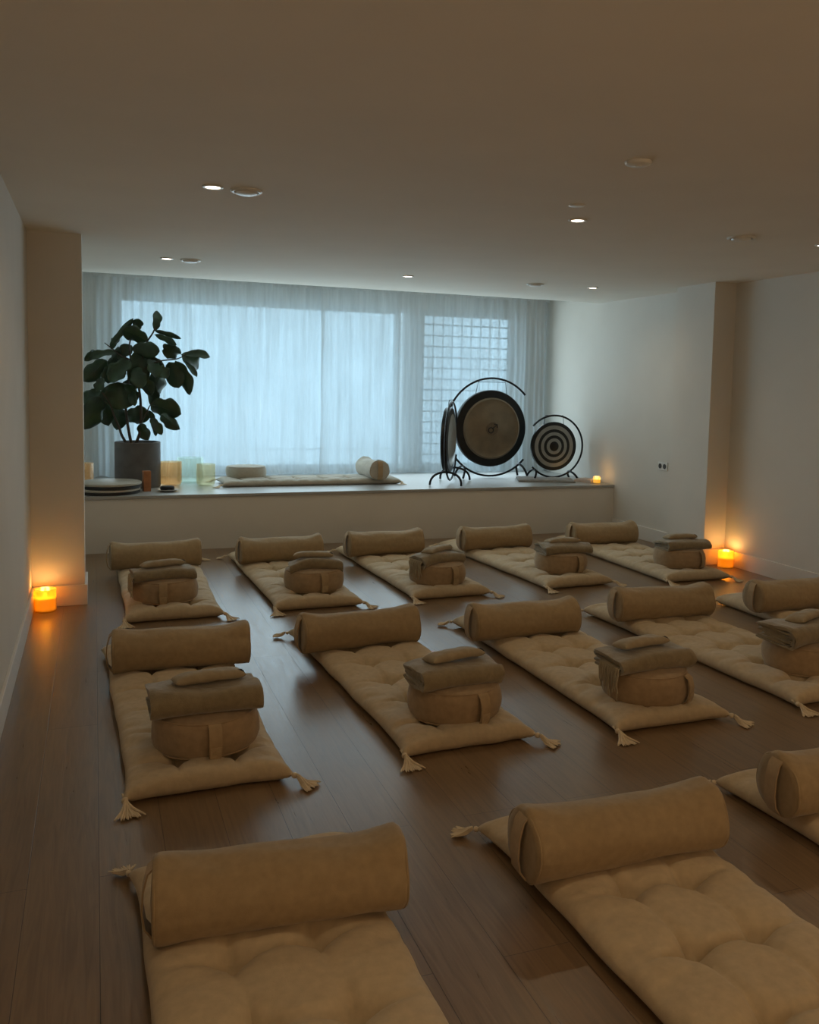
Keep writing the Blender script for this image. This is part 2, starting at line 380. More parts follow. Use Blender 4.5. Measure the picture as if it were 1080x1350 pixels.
# ------------------------------------------------------------------ ceiling fittings
def lampspot(root, e):
    l = bpy.data.lights.new('downlight_beam', 'SPOT'); l.energy = e; l.color = (1.0, .76, .48)
    l.spot_size = math.radians(165); l.spot_blend = 1.0; l.shadow_soft_size = .05
    o = bpy.data.objects.new('downlight_beam', l); COL.objects.link(o); o.parent = root; o.location = (0, 0, -.012)
def downlight_proto():
    root = empty('recessed_downlight', (0, 0, 0))
    MB().lathe([(.034, 0), (.050, 0), (.052, -.003), (.048, -.008), (.038, -.007), (.034, -.002), (.034, 0)]).build('trim_ring', M['white'], root)
    MB().lathe([(.0, -.001), (.034, -.001), (.034, -.004), (.0, -.004)]).build('lens', M['lamp'], root)
    return root
dp = None
DL = [(.55, 4.60, 14, 'lit recessed downlight nearest the camera, on the left beside a white round vent'),
      (2.55, 4.54, 14, 'lit recessed downlight in the middle of the front visible row'),
      (4.35, 4.56, 14, 'lit recessed downlight at the right edge of the photo'),
      (.54, 7.46, 14, 'lit recessed downlight above the far left corner of the floor, beside a dark vent'),
      (2.57, 7.55, 14, 'lit recessed downlight in the middle of the back row, before the window'),
      (4.38, 7.47, 14, 'lit recessed downlight of the back row nearest the right wall'),
      (.55, 1.64, 15, 'recessed downlight above the camera on the left'),
      (2.55, 1.64, 15, 'recessed downlight above the camera in the middle'),
      (4.35, 1.64, 15, 'recessed downlight above the camera on the right')]
for x, y, e, lb in DL:
    if dp is None: dp = o = downlight_proto()
    else:
        o = dp.copy(); COL.objects.link(o)
        for ch in dp.children:
            if ch.type == 'MESH': c = ch.copy(); COL.objects.link(c); c.parent = o
    o.location = (x, y, H); tag(o, lb, 'ceiling light', 'recessed downlights'); lampspot(o, e)
vp = None
for x, y, r, lb in [(.715, 4.62, .078, 'white domed round ceiling vent beside the nearest downlight on the left'),
                    (.72, 7.46, .078, 'white round ceiling vent beside the far left downlight'),
                    (3.72, 4.58, .085, 'white round ceiling vent near the right wall in the front row'),
                    (3.79, 7.50, .078, 'white round ceiling vent in the far row right of the middle')]:
    root = empty('ceiling_vent', (x, y, H), 0, lb, 'ceiling vent', 'round ceiling vents')
    MB().lathe([(r*.78, 0), (r, 0), (r, -.006), (r*.9, -.012), (r*.78, -.010), (r*.78, 0)]).build('vent_ring', M['white'], root)
    MB().lathe([(0, -.024), (r*.45, -.023), (r*.66, -.018), (r*.70, -.010), (r*.4, -.006), (0, -.006)]).build('vent_disc', M['white'], root)
    MB().lathe([(0, 0), (.01, 0), (.01, -.007), (0, -.007)], 12).build('vent_screw', M['white'], root)
root = empty('smoke_detector', (2.12, 3.28, H), 0, 'flat round white smoke detector on the ceiling, nearest the camera', 'smoke detector')
MB().lathe([(0, -.018), (.035, -.018), (.052, -.012), (.056, -.004), (.056, 0), (0, 0)]).build('detector_body', M['white'], root)
MB().lathe([(0, -.021), (.012, -.021), (.014, -.0175), (0, -.0175)], 16).build('sensor_button', M['white'], root)
root = empty('ceiling_cover', (2.34, 4.18, H), 0, 'small flush round cover plate on the ceiling beside the middle downlight', 'cover plate')
MB().lathe([(0, -.006), (.038, -.006), (.042, -.003), (.042, 0), (0, 0)]).build('cover_plate', M['white'], root)

# ------------------------------------------------------------------ wall outlet
root = empty('wall_outlet', (XR, 7.50, .79), 0, 'white double power outlet on the right wall beside the pilaster', 'outlet')
MB().box((-.010, -.078, -.042), (0, .078, .042)).build('outlet_plate', M['white'], root, smooth=False, bevel=.003)
for s in (-1, 1):
    mt = Matrix.Translation((-.0105, s*.037, 0)) @ Matrix.Rotation(-PI/2, 4, 'Y')
    MB().lathe([(0, .0), (.024, 0), (.026, .003), (.024, .003), (.022, .001), (0, .001)], 24, mt).build('socket', M['dark_hole'], root)

# ------------------------------------------------------------------ floor mattress
MW, ML, MT = 0.60, 1.90, 0.088
def pts_tuft():
    return [(u, v) for u in (1/3, 2/3) for v in [(k+.5)/6.5+.02 for k in range(6)]]
def mattress_mesh(seed):
    """origin at the foot end centre on the floor, length along +y"""
    nu, nv = 60, 150; TT = pts_tuft(); mb = MB(); rnd = random.Random(seed)
    jit = [(rnd.uniform(-.012, .012), rnd.uniform(-.012, .012)) for _ in TT]
    def outline(u, v):
        a, c = 2*u-1, 2*v-1                 # -1..1
        cor = (abs(a)**8)*(abs(c)**14)
        sx = MW/2*(1+.09*min(1, v*1.7))*a*(1-.035*(1-abs(c)**3)*0 + .055*cor) + .010*noise.noise(Vector((v*7, seed, 1)))*abs(a)
        sy = ML*v + .016*c*cor*1.6 + .012*noise.noise(Vector((u*5, seed, 2)))*abs(c)**6
        pin = .014*(1-(abs(c))**6)*a*abs(a)**3
        return sx-pin, sy
    def top(u, v):
        a, c = abs(2*u-1), abs(2*v-1)
        ex = (1-a**7)**.5 if a < 1 else 0; 
        de = min(v, 1-v)*ML; ey = min(1.0, de/.055); ey = (1-(1-ey)**2.4)**.5
        e = ex*ey
        X, Y = (u-.5)*MW, v*ML; d = 0
        for (tu, tv), (ju, jv) in zip(TT, jit):
            dx, dy = X-(tu-.5)*MW-ju, Y-tv*ML-jv; r2 = dx*dx+dy*dy
            if r2 < .05:
                d += .044*math.exp(-r2/.0024)
                d += .026*math.exp(-(dy/.011)**2)*math.exp(-(dx/.12)**2)       # cross crease
                d += .023*math.exp(-(dx/.011)**2)*math.exp(-(dy/.12)**2)       # lengthwise crease
        # fine puckers along the long sides
        sd = math.exp(-((1-a)*MW/2/.10)**2)
        d += .011*sd*max(0, math.sin(Y*36+3*noise.noise(Vector((Y*3, seed, u*2))))) 
        z = MT*(.40+.60*e) + .007*noise.noise(Vector((X*6, Y*5, seed*3)))*e - d*e
        return max(z, .028)
    def fn_top(i, j):
        u, v = i/(nu-1), j/(nv-1); 
        u = .5-.5*math.cos(PI*u)*1.0 if False else (u+.12*math.sin(2*PI*u)/(2*PI)*-1)
        x, y = outline(u, v); return (x, y, top(u, v))
    def fn_bot(i, j):
        u, v = i/(nu-1), j/(nv-1); u = (u-.12*math.sin(2*PI*u)/(2*PI))
        x, y = outline(u, v); a, c = abs(2*u-1), abs(2*v-1)
        de = min(v, 1-v)*ML; ed = min(min(u, 1-u)*MW, de)
        t = min(1, ed/.045)
        z = .030*(1-t)**2+.001
        if ed <= 1e-6: z = top(u, v)
        return (x, y, z)
    mb.grid(nu, nv, fn_top); mb.grid(nu, nv, fn_bot)
    return mb
def tassel_mesh(seed):
    """knot at origin, threads fan along -y on the floor (origin 0.03 above the floor)"""
    rnd = random.Random(seed); mb = MB()
    mb.tube([(0, .035, .006), (0, .018, .004), (0, 0, 0)], .0045, 6)
    mb.lathe([(0, -.014), (.009, -.011), (.0125, -.002), (.010, .008), (0, .012)], 12, Matrix.Translation((0, -.012, 0)) @ Matrix.Rotation(PI/2, 4, 'X'))
    n = 34
    for k in range(n):
        a = (k/(n-1)-.5)*.95+rnd.uniform(-.06, .06); ln = rnd.uniform(.070, .098); lay = rnd.random()
        p = []
        for q in range(6):
            s = q/5; rr = .008+ln*s
            x = math.sin(a*min(1, .45+s*.7))*rr+rnd.uniform(-.0015, .0015); y = -.02-math.cos(a)*rr
            z = (.012*(lay-.3)*(1-s))+(-.0235*min(1, s*2.2)**1.0)*(1-.45*lay*(1-s))
            p.append((x, y, z))
        mb.tube(p, [.0042, .0048, .0046, .0042, .0036, .0022], 5)
    return mb
mprotos = []; tdata = []
for s in (1, 2): 
    t_ = tassel_mesh(s).build('tassel', M['tassel']); tdata.append(t_.data); bpy.data.objects.remove(t_)
for s in (1, 2, 3):
    o = mattress_mesh(s).build('tufted_mattress', M['mat'], merge=True, angle=75); mprotos.append(o.data); bpy.data.objects.remove(o)
def place_mattress(x, y, ang, k, label, tas=(0, 0, 0, 0), scale=(1, 1, 1), z=0.0, group='tufted mattresses with tasselled corners', mat=None, rz=None):
    me = mprotos[k % 3]
    if mat: me = me.copy(); me.materials[0] = mat
    root = bpy.data.objects.new('floor_mattress', me); COL.objects.link(root)
    root.location = (x, y, z); root.rotation_euler = (0, 0, math.radians(-ang) if rz is None else rz); root.scale = scale
    tag(root, label, 'mattress', group)
    rnd = random.Random(k*7+int(x*10))
    for q, (sx, sy) in enumerate(((-1, 0), (1, 0), (-1, 1), (1, 1))):
        if tas[q] is None: continue
        t = bpy.data.objects.new('tassel', tdata[q % 2]); COL.objects.link(t); t.parent = root
        t.location = (sx*(MW/2*(1+.09*sy)+.008), (-.012 if sy == 0 else ML+.012), .031); t.scale = (.78,)*3 if (sx, sy) == (-1, 1) else (1.05, .92, 1)
        bas = {(-1, 0): 8, (1, 0): 34, (-1, 1): -115, (1, 1): 120}[(sx, sy)]
        t.rotation_euler = (0, 0, math.radians(bas+tas[q]+rnd.uniform(-8, 8)))
    return root

# ------------------------------------------------------------------ bolster
BL, BR = 0.67, 0.107
def bolster_mesh(seed, L_=BL):
    """axis along x, centre at origin, handle end at -x"""
    nr, nl = 56, 60; mb = MB()
    def ring(x, sc, i):
        a = 2*PI*i/nr
        c, s = math.cos(a), math.sin(a)
        ry, rz = BR*1.07, BR*.96
        ex = 2.15; r = (abs(c)**ex+abs(s)**ex)**(-1/ex)
        n = noise.noise(Vector((x*3.2, c*1.1, s*1.1+seed*5)))*.010+noise.noise(Vector((x*9, c*3, s*3+seed)))*.004
        n += .007*noise.noise(Vector((a*2.2, x*6, seed+7)))*math.exp(-((abs(x)-L_/2)/.08)**2)*abs(math.sin(a))
        tip = .017*max(0, s)**2*(math.exp(-((x-L_/2)/.07)**2)+math.exp(-((x+L_/2)/.07)**2))
        y = ry*c*r*sc+n*c*sc; z = rz*s*r*sc+n*s*sc+tip*sc
        z = max(z, -rz*.93)
        return (x, y, z)
    prof = []
    for k in range(6): t = k/5; prof.append((-L_/2-.004+.006*t*0-.006*(1-t), .02+.90*t))
    for k in range(1, 5): t = k/4; prof.append((-L_/2-.004+.018*t, .92+.08*math.sin(t*PI/2)))
    for k in range(1, nl): prof.append((-L_/2+.014+(L_-.028)*k/nl, 1-.03*math.sin(PI*k/nl)))
    for k in range(4, -1, -1): t = k/4; prof.append((L_/2+.004-.018*t, .92+.08*math.sin(t*PI/2)))
    for k in range(4, -1, -1): t = k/5; prof.append((L_/2+.004+.006*(1-t), .02+.90*t))
    mb.grid(nr, len(prof), lambda i, j: ring(prof[j][0], prof[j][1], i), closed_u=True)
    return mb
def piping(x, seed, sc=.955):
    pts = []
    for i in range(48):
        a = 2*PI*i/48; c, s = math.cos(a), math.sin(a); r = (abs(c)**2.15+abs(s)**2.15)**(-1/2.15)
        n = noise.noise(Vector((x*3.2, c*1.1, s*1.1+seed*5)))*.010
        pts.append((x, (BR*1.07*r+n)*c*sc, max((BR*.96*r+n)*s*sc+.010*max(0, s)*sc, -BR*.96*.93)))
    return MB().tube(pts, .0038, 6, closed=True)
def handle_band():
    p = [(-BL/2-.002, 0, BR*.93), (-BL/2-.016, .0, BR*.80), (-BL/2-.028, 0, BR*.35), (-BL/2-.031, 0, -.02), (-BL/2-.024, 0, -BR*.6), (-BL/2-.004, 0, -BR*.86)]
    return MB().ribbon(p, .055, .005, (0, 1, 0))
bprotos = []
for s in (1, 2, 3):
    r = empty('bolster', (0, 0, 0)); bolster_mesh(s).build('bolster_cover', M['bolster'], r, angle=180)
    piping(-BL/2+.002, s).build('end_piping', M['bolster'], r); piping(BL/2-.002, s).build('end_piping', M['bolster'], r)
    handle_band().build('carry_handle', M['strap'], r, angle=60)
    bprotos.append(r)
used = [False]*3
def place_bolster(x, y, rz, k, label, z=.168, rx=0, group='khaki bolsters on the mattresses'):
    p = bprotos[k % 3]
    if not used[k % 3]: used[k % 3] = True; o = p
    else: o = copy_tree(p)
    o.location = (x, y, z); o.rotation_euler = (rx, 0, rz)
    return tag(o, label, 'bolster', group)

# ------------------------------------------------------------------ meditation cushion
CR, CH = 0.205, 0.150
def cushion_proto(seed, canvas):
    r = empty('meditation_cushion', (0, 0, 0)); nr = 72; prof = []
    for k in range(9): t = k/8; prof.append((.005+(CR-.022)*t, -.006*(1-t)+.004))
    for k in range(1, 8): a = -PI/2+k/8*PI; prof.append((CR-.017+.017*math.cos(a)*1.0+.010*math.cos(a*.9), CH/2+math.sin(a)*CH/2*.98))
    for k in range(9): t = 1-k/8; prof.append((.005+(CR-.022)*t, CH+.016*(1-t**2)))
    def fn(i, j):
        rr, z = prof[j]; a = 2*PI*i/nr; n = noise.noise(Vector((math.cos(a)*1.4, math.sin(a)*1.4, z*8+seed*4)))
        n2 = noise.noise(Vector((a*5, z*30, seed)))
        sag = .006*noise.noise(Vector((math.cos(a)*rr*9, math.sin(a)*rr*9, seed)))*(z/CH)
        q = rr+(n*.010+n2*.002)*(rr/CR); return (q*math.cos(a), q*math.sin(a)*.97, max(0, z+sag))
    MB().grid(nr, len(prof), fn, closed_u=True).build('cushion_cover', canvas, r, angle=180)
    for z, q in ((.008, .985), (CH-.006, .972)):
        pts = []
        for i in range(64):
            a = 2*PI*i/64; n = noise.noise(Vector((math.cos(a)*1.4, math.sin(a)*1.4, z*8+seed*4)))*.010
            pts.append(((CR*q+n)*math.cos(a), (CR*q+n)*math.sin(a)*.97, z))
        MB().tube(pts, .0035, 6, closed=True).build('seam_piping', canvas, r)
    hp = [(0, -CR*.985, CH*.96), (0, -CR*1.05-.006, CH*.86), (0, -CR*1.09-.008, CH*.6), (0, -CR*1.09-.007, CH*.35), (0, -CR*1.06-.003, CH*.14), (0, -CR*.98, .008)]
    h = MB().ribbon(hp, .050, .005, (1, 0, 0)).build('carry_strap', M['strap'], r, angle=60)
    pp = [(0, -CR*1.09-.0105, CH*.42), (0, -CR*1.085-.0095, CH*.25), (0, -CR*1.05-.007, CH*.10)]
    MB().ribbon(pp, .042, .003, (1, 0, 0)).build('stitched_patch', M['patch'], h, angle=60)
    return r
cproto = [cushion_proto(1, M['cushion']), cushion_proto(2, M['cushion'])]; cused = [False, False]
def place_cushion(x, y, rz, k, label, z=.070):
    p = cproto[k % 2]; o = p if not cused[k % 2] else copy_tree(p); cused[k % 2] = True
    o.location = (x, y, z); o.rotation_euler = (0, 0, math.radians(rz))
    return tag(o, label, 'cushion', 'round meditation cushions on the mattresses')

# ------------------------------------------------------------------ folded blanket
def blanket(x, y, z, rz, seed, label, w_=.43, d_=.30, droop=.018, layers=3, h_=.092, fringe=False, twist=0.0, name='folded_blanket'):
    """nested folds: round fold towards -y, free edges at +y, fold ends show at both x ends"""
    mb = MB(); th = h_/(2*layers); nx = 34
    for L_ in range(layers):
        hk = h_/2-th*(L_+.5); t2 = th*.42; path = []
        yb = d_/2-.010*((L_*7+seed) % 3); yf = -d_/2+h_/2
        for k in range(8): path.append((yb+(yf-yb)*k/8, hk, 0, 1))
        for k in range(13): a = PI/2+PI*k/12; path.append((yf+hk*1.05*math.cos(a), hk*math.sin(a), math.cos(a), math.sin(a)))
        for k in range(1, 9): path.append((yf+(yb-yf)*k/8, -hk, 0, -1))
        n = len(path); ins = .010*L_+.004*((seed*3+L_) % 2)
        ring = [(p[0]+p[2]*t2, p[1]+p[3]*t2) for p in path]+[(p[0]-p[2]*t2, p[1]-p[3]*t2) for p in reversed(path)]
        m_r = len(ring)
        def P(i, j):
            py, pz = ring[i]; t = 2*j/(nx-1)-1; X = t*(w_/2-ins*.6)
            if abs(t) > .93: e = (abs(t)-.93)/.07; py *= 1-.02*e*e; pz *= 1-.07*e*e
            pz *= 1-.30*max(0, py/(d_/2)+.1)**2
            en = max(0, abs(t)-.80)/.20; pz += en*.006*noise.noise(Vector((i*.23, seed+L_*2, t)))*3; py += en*.010*noise.noise(Vector((i*.17, seed+L_*5, 3)))*2
            nn = noise.noise(Vector((X*5, py*6, pz*10+seed*3)))*1.5
            Z = pz+h_/2+nn*.010*(.4+(pz/h_+.5)) - droop*abs(t)**2.4*(1 if True else 0)
            return (X+.006*noise.noise(Vector((py*8, pz*14, seed+t*.2)))*abs(t)**3, py+.008*noise.noise(Vector((X*6, pz*9, seed)))+twist*t*abs(t), Z)
        b0 = len(mb.v); mb.grid(m_r, nx, P, closed_u=True)
        # end caps as strips
        for j in (0, nx-1):
            o_ = b0+j*m_r
            for i in range(n-1):
                mb.f.append([o_+i, o_+i+1, o_+m_r-2-i, o_+m_r-1-i]); mb.mi.append(0)
    o = mb.build(name, M['blanket'], angle=55, loc=(x, y, z)); o.rotation_euler = (0, 0, math.radians(rz))
    tag(o, label, 'blanket', 'folded olive blankets on the cushions')
    if fringe:
        rnd = random.Random(seed); fb = MB()
        for k in range(15):
            y0 = -d_/2+.03+k*.0105; x0 = -w_/2+.006; ln = rnd.uniform(.075, .125)
            pts = [(x0+.02, y0, h_*.42), (x0-.012, y0-.004, h_*.32), (x0-.020+rnd.uniform(-.004, .004), y0-.008, h_*.1), (x0-.018+rnd.uniform(-.01, .006), y0-.012+rnd.uniform(-.006, .006), h_*.1-ln*.6), (x0-.014+rnd.uniform(-.01, .008), y0-.014+rnd.uniform(-.01, .01), h_*.1-ln)]
            fb.tube(pts, [.004, .0045, .0042, .0038, .0022], 5)
        fb.build('fringe', M['fringe'], o)
    return o

# ------------------------------------------------------------------ eye pillow
def eye_pillow_mesh(seed):
    nu, nv = 40, 22; lx, ly, h = .285, .112, .046; mb = MB()
    def fn(sgn):
        def f(i, j):
            u, v = 2*i/(nu-1)-1, 2*j/(nv-1)-1
            X = lx/2*u*(1-.06*(v*v)*0); Y = ly/2*v*(1-.05*math.cos(u*PI/2)*abs(v))
            e = max(0, (1-abs(u)**6))**.5*max(0, (1-abs(v)**3))**.5
            bend = -.012*u*u+.006*noise.noise(Vector((X*9, seed, 0)))
            n = .004*noise.noise(Vector((X*22, Y*22, seed)))
            return (X, Y+.006*noise.noise(Vector((X*9, seed, 5))), h/2+sgn*(h/2*e+n*e)+bend*.6+.004)
        return f
    mb.grid(nu, nv, fn(1)); mb.grid(nu, nv, fn(-1)); return mb
eproto = []
for s in (1, 2):
    r = empty('eye_pillow', (0, 0, 0)); eye_pillow_mesh(s).build('pillow_cover', M['pillow'], r, merge=True, angle=80)
    MB().ribbon([(.118, -.030, .0405), (.124, -.040, .035), (.127, -.048, .026)], .022, .0015, (1, 0, 0)).build('woven_label', M['label'], r)
    eproto.append(r)
eused = [False, False]
def place_pillow(x, y, z, rz, k, label, rx=0, ry=0):
    o = eproto[k % 2] if not eused[k % 2] else copy_tree(eproto[k % 2]); eused[k % 2] = True
    o.location = (x, y, z); o.rotation_euler = (math.radians(rx), math.radians(ry), math.radians(rz))
    return tag(o, label, 'eye pillow', 'narrow eye pillows on the blankets')

# ------------------------------------------------------------------ the stations on the floor
back = ['farthest left', 'second from the left', 'third from the left', 'fourth from the left', 'farthest right']
mid = ['farthest left', 'second from the left', 'third from the left', 'fourth from the left']
# x foot centre, y foot, angle (deg, clockwise), variant, bolster centre (x, y, rz), cushion centre (x, y, strap rz), row word, place
ST = [
 ('back', 0, .47, 5.90, 0.0, 0, (.44, 7.33, 3), (.43, 6.24, -6)),
 ('back', 1, 1.42, 5.93, -0.6, 1, (1.42, 7.30, 3), (1.46, 6.28, 8)),
 ('back', 2, 2.41, 5.97, -1.2, 2, (2.34, 7.38, 3), (2.40, 6.24, 17)),
 ('back', 3, 3.50, 6.02, -3.4, 0, (3.40, 7.40, 2), (3.53, 6.38, 17)),
 ('back', 4, 4.55, 5.94, 1.2, 1, (4.51, 7.36, -1), (4.61, 6.28, 24)),
 ('mid', 0, .42, 3.35, -1.0, 2, (.41, 4.72, -2), (.41, 3.68, 4)),
 ('mid', 1, 1.48, 3.41, -1.8, 0, (1.38, 4.80, 4), (1.51, 3.68, 15)),
 ('mid', 2, 2.465, 3.35, .2, 1, (2.37, 4.72, 0), (2.48, 3.60, 32)),
 ('mid', 3, 3.50, 3.38, -1.6, 2, (3.43, 4.84, -4), (3.56, 3.72, 25)),
]
for i, (row, k, fx, fy, ang, var, B, C_) in enumerate(ST):
    words = (back if row == 'back' else mid)[k]
    rw = 'back row' if row == 'back' else 'middle row'
    place_mattress(fx-(.025 if row+str(k) == 'mid0' else 0), fy, ang, var, f'cream tufted floor mattress in the {rw}, {words}', tas=(0, 0, None if k == 0 else 0, 0))
    place_bolster(B[0], B[1], math.radians(B[2]), var, f'khaki bolster on a mattress in the {rw}, {words}')
    place_cushion(C_[0], C_[1], C_[2], var, f'round tan cushion in the {rw}, {words}')
# middle row right end and front row (their foot ends lie outside the photo)
place_mattress(4.53, 3.36, .2, 1, 'cream tufted floor mattress at the right end of the middle row')
place_bolster(4.46, 4.78, 0, 1, 'khaki bolster cut by the right edge of the photo in the middle row')
place_mattress(.44, .89, 0.0, 0, 'cream tufted floor mattress nearest the camera, at the bottom left', tas=(0, 0, -50, None), scale=(1.05, 1, 1))
place_bolster(.47, 2.37, math.radians(-5), 2, 'khaki bolster nearest the camera, at the bottom left')
place_mattress(1.585, .81, -1.0, 1, 'cream tufted floor mattress in the front row, second from the left', tas=(0, 0, 0, None))
place_bolster(1.53, 2.33, math.radians(0), 0, 'khaki bolster in the front row, second from the left')
place_mattress(2.61, .85, -1.0, 2, 'cream tufted floor mattress in the front row, cut by the right edge of the photo')
place_bolster(2.56, 2.40, math.radians(-2), 1, 'khaki bolster in the front row, cut by the right edge of the photo')

BT = .070+CH+.008
blk = [
 # x, y, z, rz, w, d, droop, h, fringe, twist
 (.42, 6.22, BT, 6, .41, .24, .014, .075, True, .01),
 (1.47, 6.27, BT, -7, .38, .22, .028, .072, False, .03),
 (2.40, 6.24, BT, 14, .40, .22, .022, .075, True, .02),
 (3.54, 6.36, BT, -2, .42, .25, .014, .070, False, .0),
 (4.62, 6.26, BT, -2, .42, .26, .010, .072, False, .0),
 (.405, 3.665, BT, 1, .435, .27, .004, .105, False, .0),
 (1.50, 3.67, BT, 3, .405, .26, .010, .092, False, .01),
 (2.46, 3.60, BT, 3, .42, .26, .008, .090, True, .0),
 (3.55, 3.72, BT, 8, .45, .27, .006, .105, False, .01)]
for i, bdat in enumerate(blk):
    row, k = ST[i][0], ST[i][1]; words = (back if row == 'back' else mid)[k]
    rw = 'back row' if row == 'back' else 'middle row'
    x, y, z, rz, w_, d_, dr, h_, fr, tw = bdat
    fl = 'olive fringed folded blanket on a cushion' if fr else 'plain olive folded blanket on a cushion'
    blanket(x, y, z-.004, rz, i+1, f'{fl} in the {rw}, {words}', w_, d_, dr, 3 if i != 8 else 4, h_, fr, tw)
    off = [(-.0, .01, 8), (-.01, .02, -4), (.0, .01, 22), (.0, .02, 2), (.0, .03, 0), (.02, .015, 6), (.01, .02, 10), (.0, .02, 6), (.04, .02, 14)][i]
    place_pillow(x+off[0], y+off[1], z+h_-.013, rz+off[2], i, f'sand eye pillow atop the blanket in the {rw}, {words}', rx=-7)

# ------------------------------------------------------------------ platform objects
# teacher's mattress lying along the window with its own bolster and cushion
place_mattress(1.17, 9.13, 0, 1, 'pale tufted mattress lying lengthwise on the platform under the window', tas=(0, 0, None, -40), scale=(.82, .95, .78), z=HP+.0, group=None, mat=M['cream_cover'], rz=-PI/2)
o = place_bolster(2.72, 9.04, math.radians(92), 1, 'pale rolled bolster at the right end of the platform mattress, seen end-on', z=HP+.148, group='pale cushions on the platform')
o.scale = (.72, .95, .95)
for ch in o.children:
    if ch.name.startswith('bolster_cover'): ch.data = ch.data.copy(); ch.data.materials[0] = M['cream_cover']
o = place_cushion(1.45, 9.30, 0, 1, 'pale round cushion on the left end of the platform mattress', z=HP+.05)
o['group'] = 'pale cushions on the platform'; o.rotation_euler = (0, 0, math.radians(150)); o.scale = (.96, .96, .80)
for ch in o.children:
    if ch.name.startswith(('cushion_cover', 'seam')): ch.data = ch.data.copy(); ch.data.materials[0] = M['cream_cover']

# ------------------------------------------------------------------ candles
def candle(x, y, z, r, h, label, glass, power, group=None, name='glass_candle'):
    root = empty(name, (x, y, z), 0, label, 'candle', group)
    MB().lathe([(0, 0), (r*.92, 0), (r, .006), (r, h), (r*.95, h), (r*.95, .010), (0, .008)], 40).build('glass_holder', glass, root)
    MB().lathe([(0, .010), (r*.90, .010), (r*.90, h*.60), (r*.55, h*.55), (0, h*.52)], 32).build('wax', M['wax'], root)
    MB().lathe([(0, h*.52), (.003, h*.52), (.003, h*.58), (0, h*.60)], 8).build('wick', M['cord'], root)
    MB().lathe([(0, h*.60), (r*.10, h*.66), (r*.12, h*.72), (r*.05, h*.84), (0, h*.92)], 12).build('flame', M['flame'], root)
    l = bpy.data.lights.new('candle_light', 'POINT'); l.energy = power; l.color = (1.0, .60, .20); l.shadow_soft_size = .03
    lo = bpy.data.objects.new('candle_light', l); COL.objects.link(lo); lo.parent = root; lo.location = (0, 0, h*.80)
    return root
candle(-.315, 6.40, 0, .068, .150, 'glowing amber glass candle on the floor in the left corner by the pillar', M['g_amber'], 1.1, 'amber glass candles')
candle(5.17, 6.37, 0, .068, .150, 'glowing amber glass candle on the floor at the right pilaster', M['g_amber'], 1.5, 'amber glass candles')
candle(5.13, 8.52, HP, .042, .080, 'small clear glass candle at the right end of the platform', M['g_clear'], .45)

# ------------------------------------------------------------------ crystal bowls, drums, dish
def bowl(x, y, r, h, mat, label):
    o = MB().lathe([(0, .0), (r*.70, .0), (r*.90, .008), (r*.985, .03), (r, .06), (r, h), (r*.965, h), (r*.96, .06), (r*.88, .022), (r*.6, .012), (0, .012)], 56).build('crystal_bowl', mat, loc=(x, y, HP))
    return tag(o, label, 'singing bowl', 'frosted crystal bowls on the platform')
bowl(.69, 9.16, .108, .235, M['g_orange'], 'frosted orange crystal bowl beside the plant pot')
bowl(.90, 9.38, .130, .255, M['g_teal'], 'frosted teal crystal bowl, the tallest, behind the others')
bowl(1.02, 9.09, .092, .215, M['g_yellow'], 'small frosted yellow crystal bowl in front of the teal one')
bowl(-.105, 9.50, .092, .20, M['g_orange'], 'orange crystal bowl half hidden behind the left pillar')
def drum(z, x, y, label):
    r = .27; root = empty('frame_drum', (x, y, HP+z), 0, label, 'drum', 'frame drums stacked on the platform')
    MB().lathe([(r-.012, .0), (r, 0), (r, .024), (r-.012, .024), (r-.012, 0)], 72).build('drum_hoop', M['drum_black'], root)
    MB().lathe([(0, .026), (r-.004, .026), (r+.003, .030), (r+.004, .046), (r-.004, .050), (0, .051)], 72).build('drum_skin', M['drum_skin'], root)
    return root
drum(0, .115, 8.68, 'pale round frame drum, lower one of the stack by the left pillar')
drum(.052, .125, 8.675, 'pale round frame drum, top one of the stack by the left pillar')
tag(MB().box((-.034, -.030, 0), (.034, .030, .19)).build('wooden_block', M['wood'], smooth=False, loc=(.445, 8.72, HP), bevel=.004),
    'narrow upright amber wooden block in front of the plant pot', 'wooden block').rotation_euler = (0, 0, .2)
o = MB().lathe([(0, 0), (.05, 0), (.085, .012), (.098, .020), (.095, .024), (.08, .018), (.04, .010), (0, .010)], 40).build('saucer', M['dish'], loc=(.63, 8.66, HP))
tag(o, 'small grey saucer near the platform edge holding a black pad', 'dish')
o = MB().lathe([(0, 0), (.058, 0), (.064, .010), (.064, .030), (.055, .038), (0, .040)], 32).build('bowl_pad', M['black_pad'], loc=(.625, 8.66, HP+.0125))
tag(o, 'black round pad lying on the small grey saucer', 'pad')

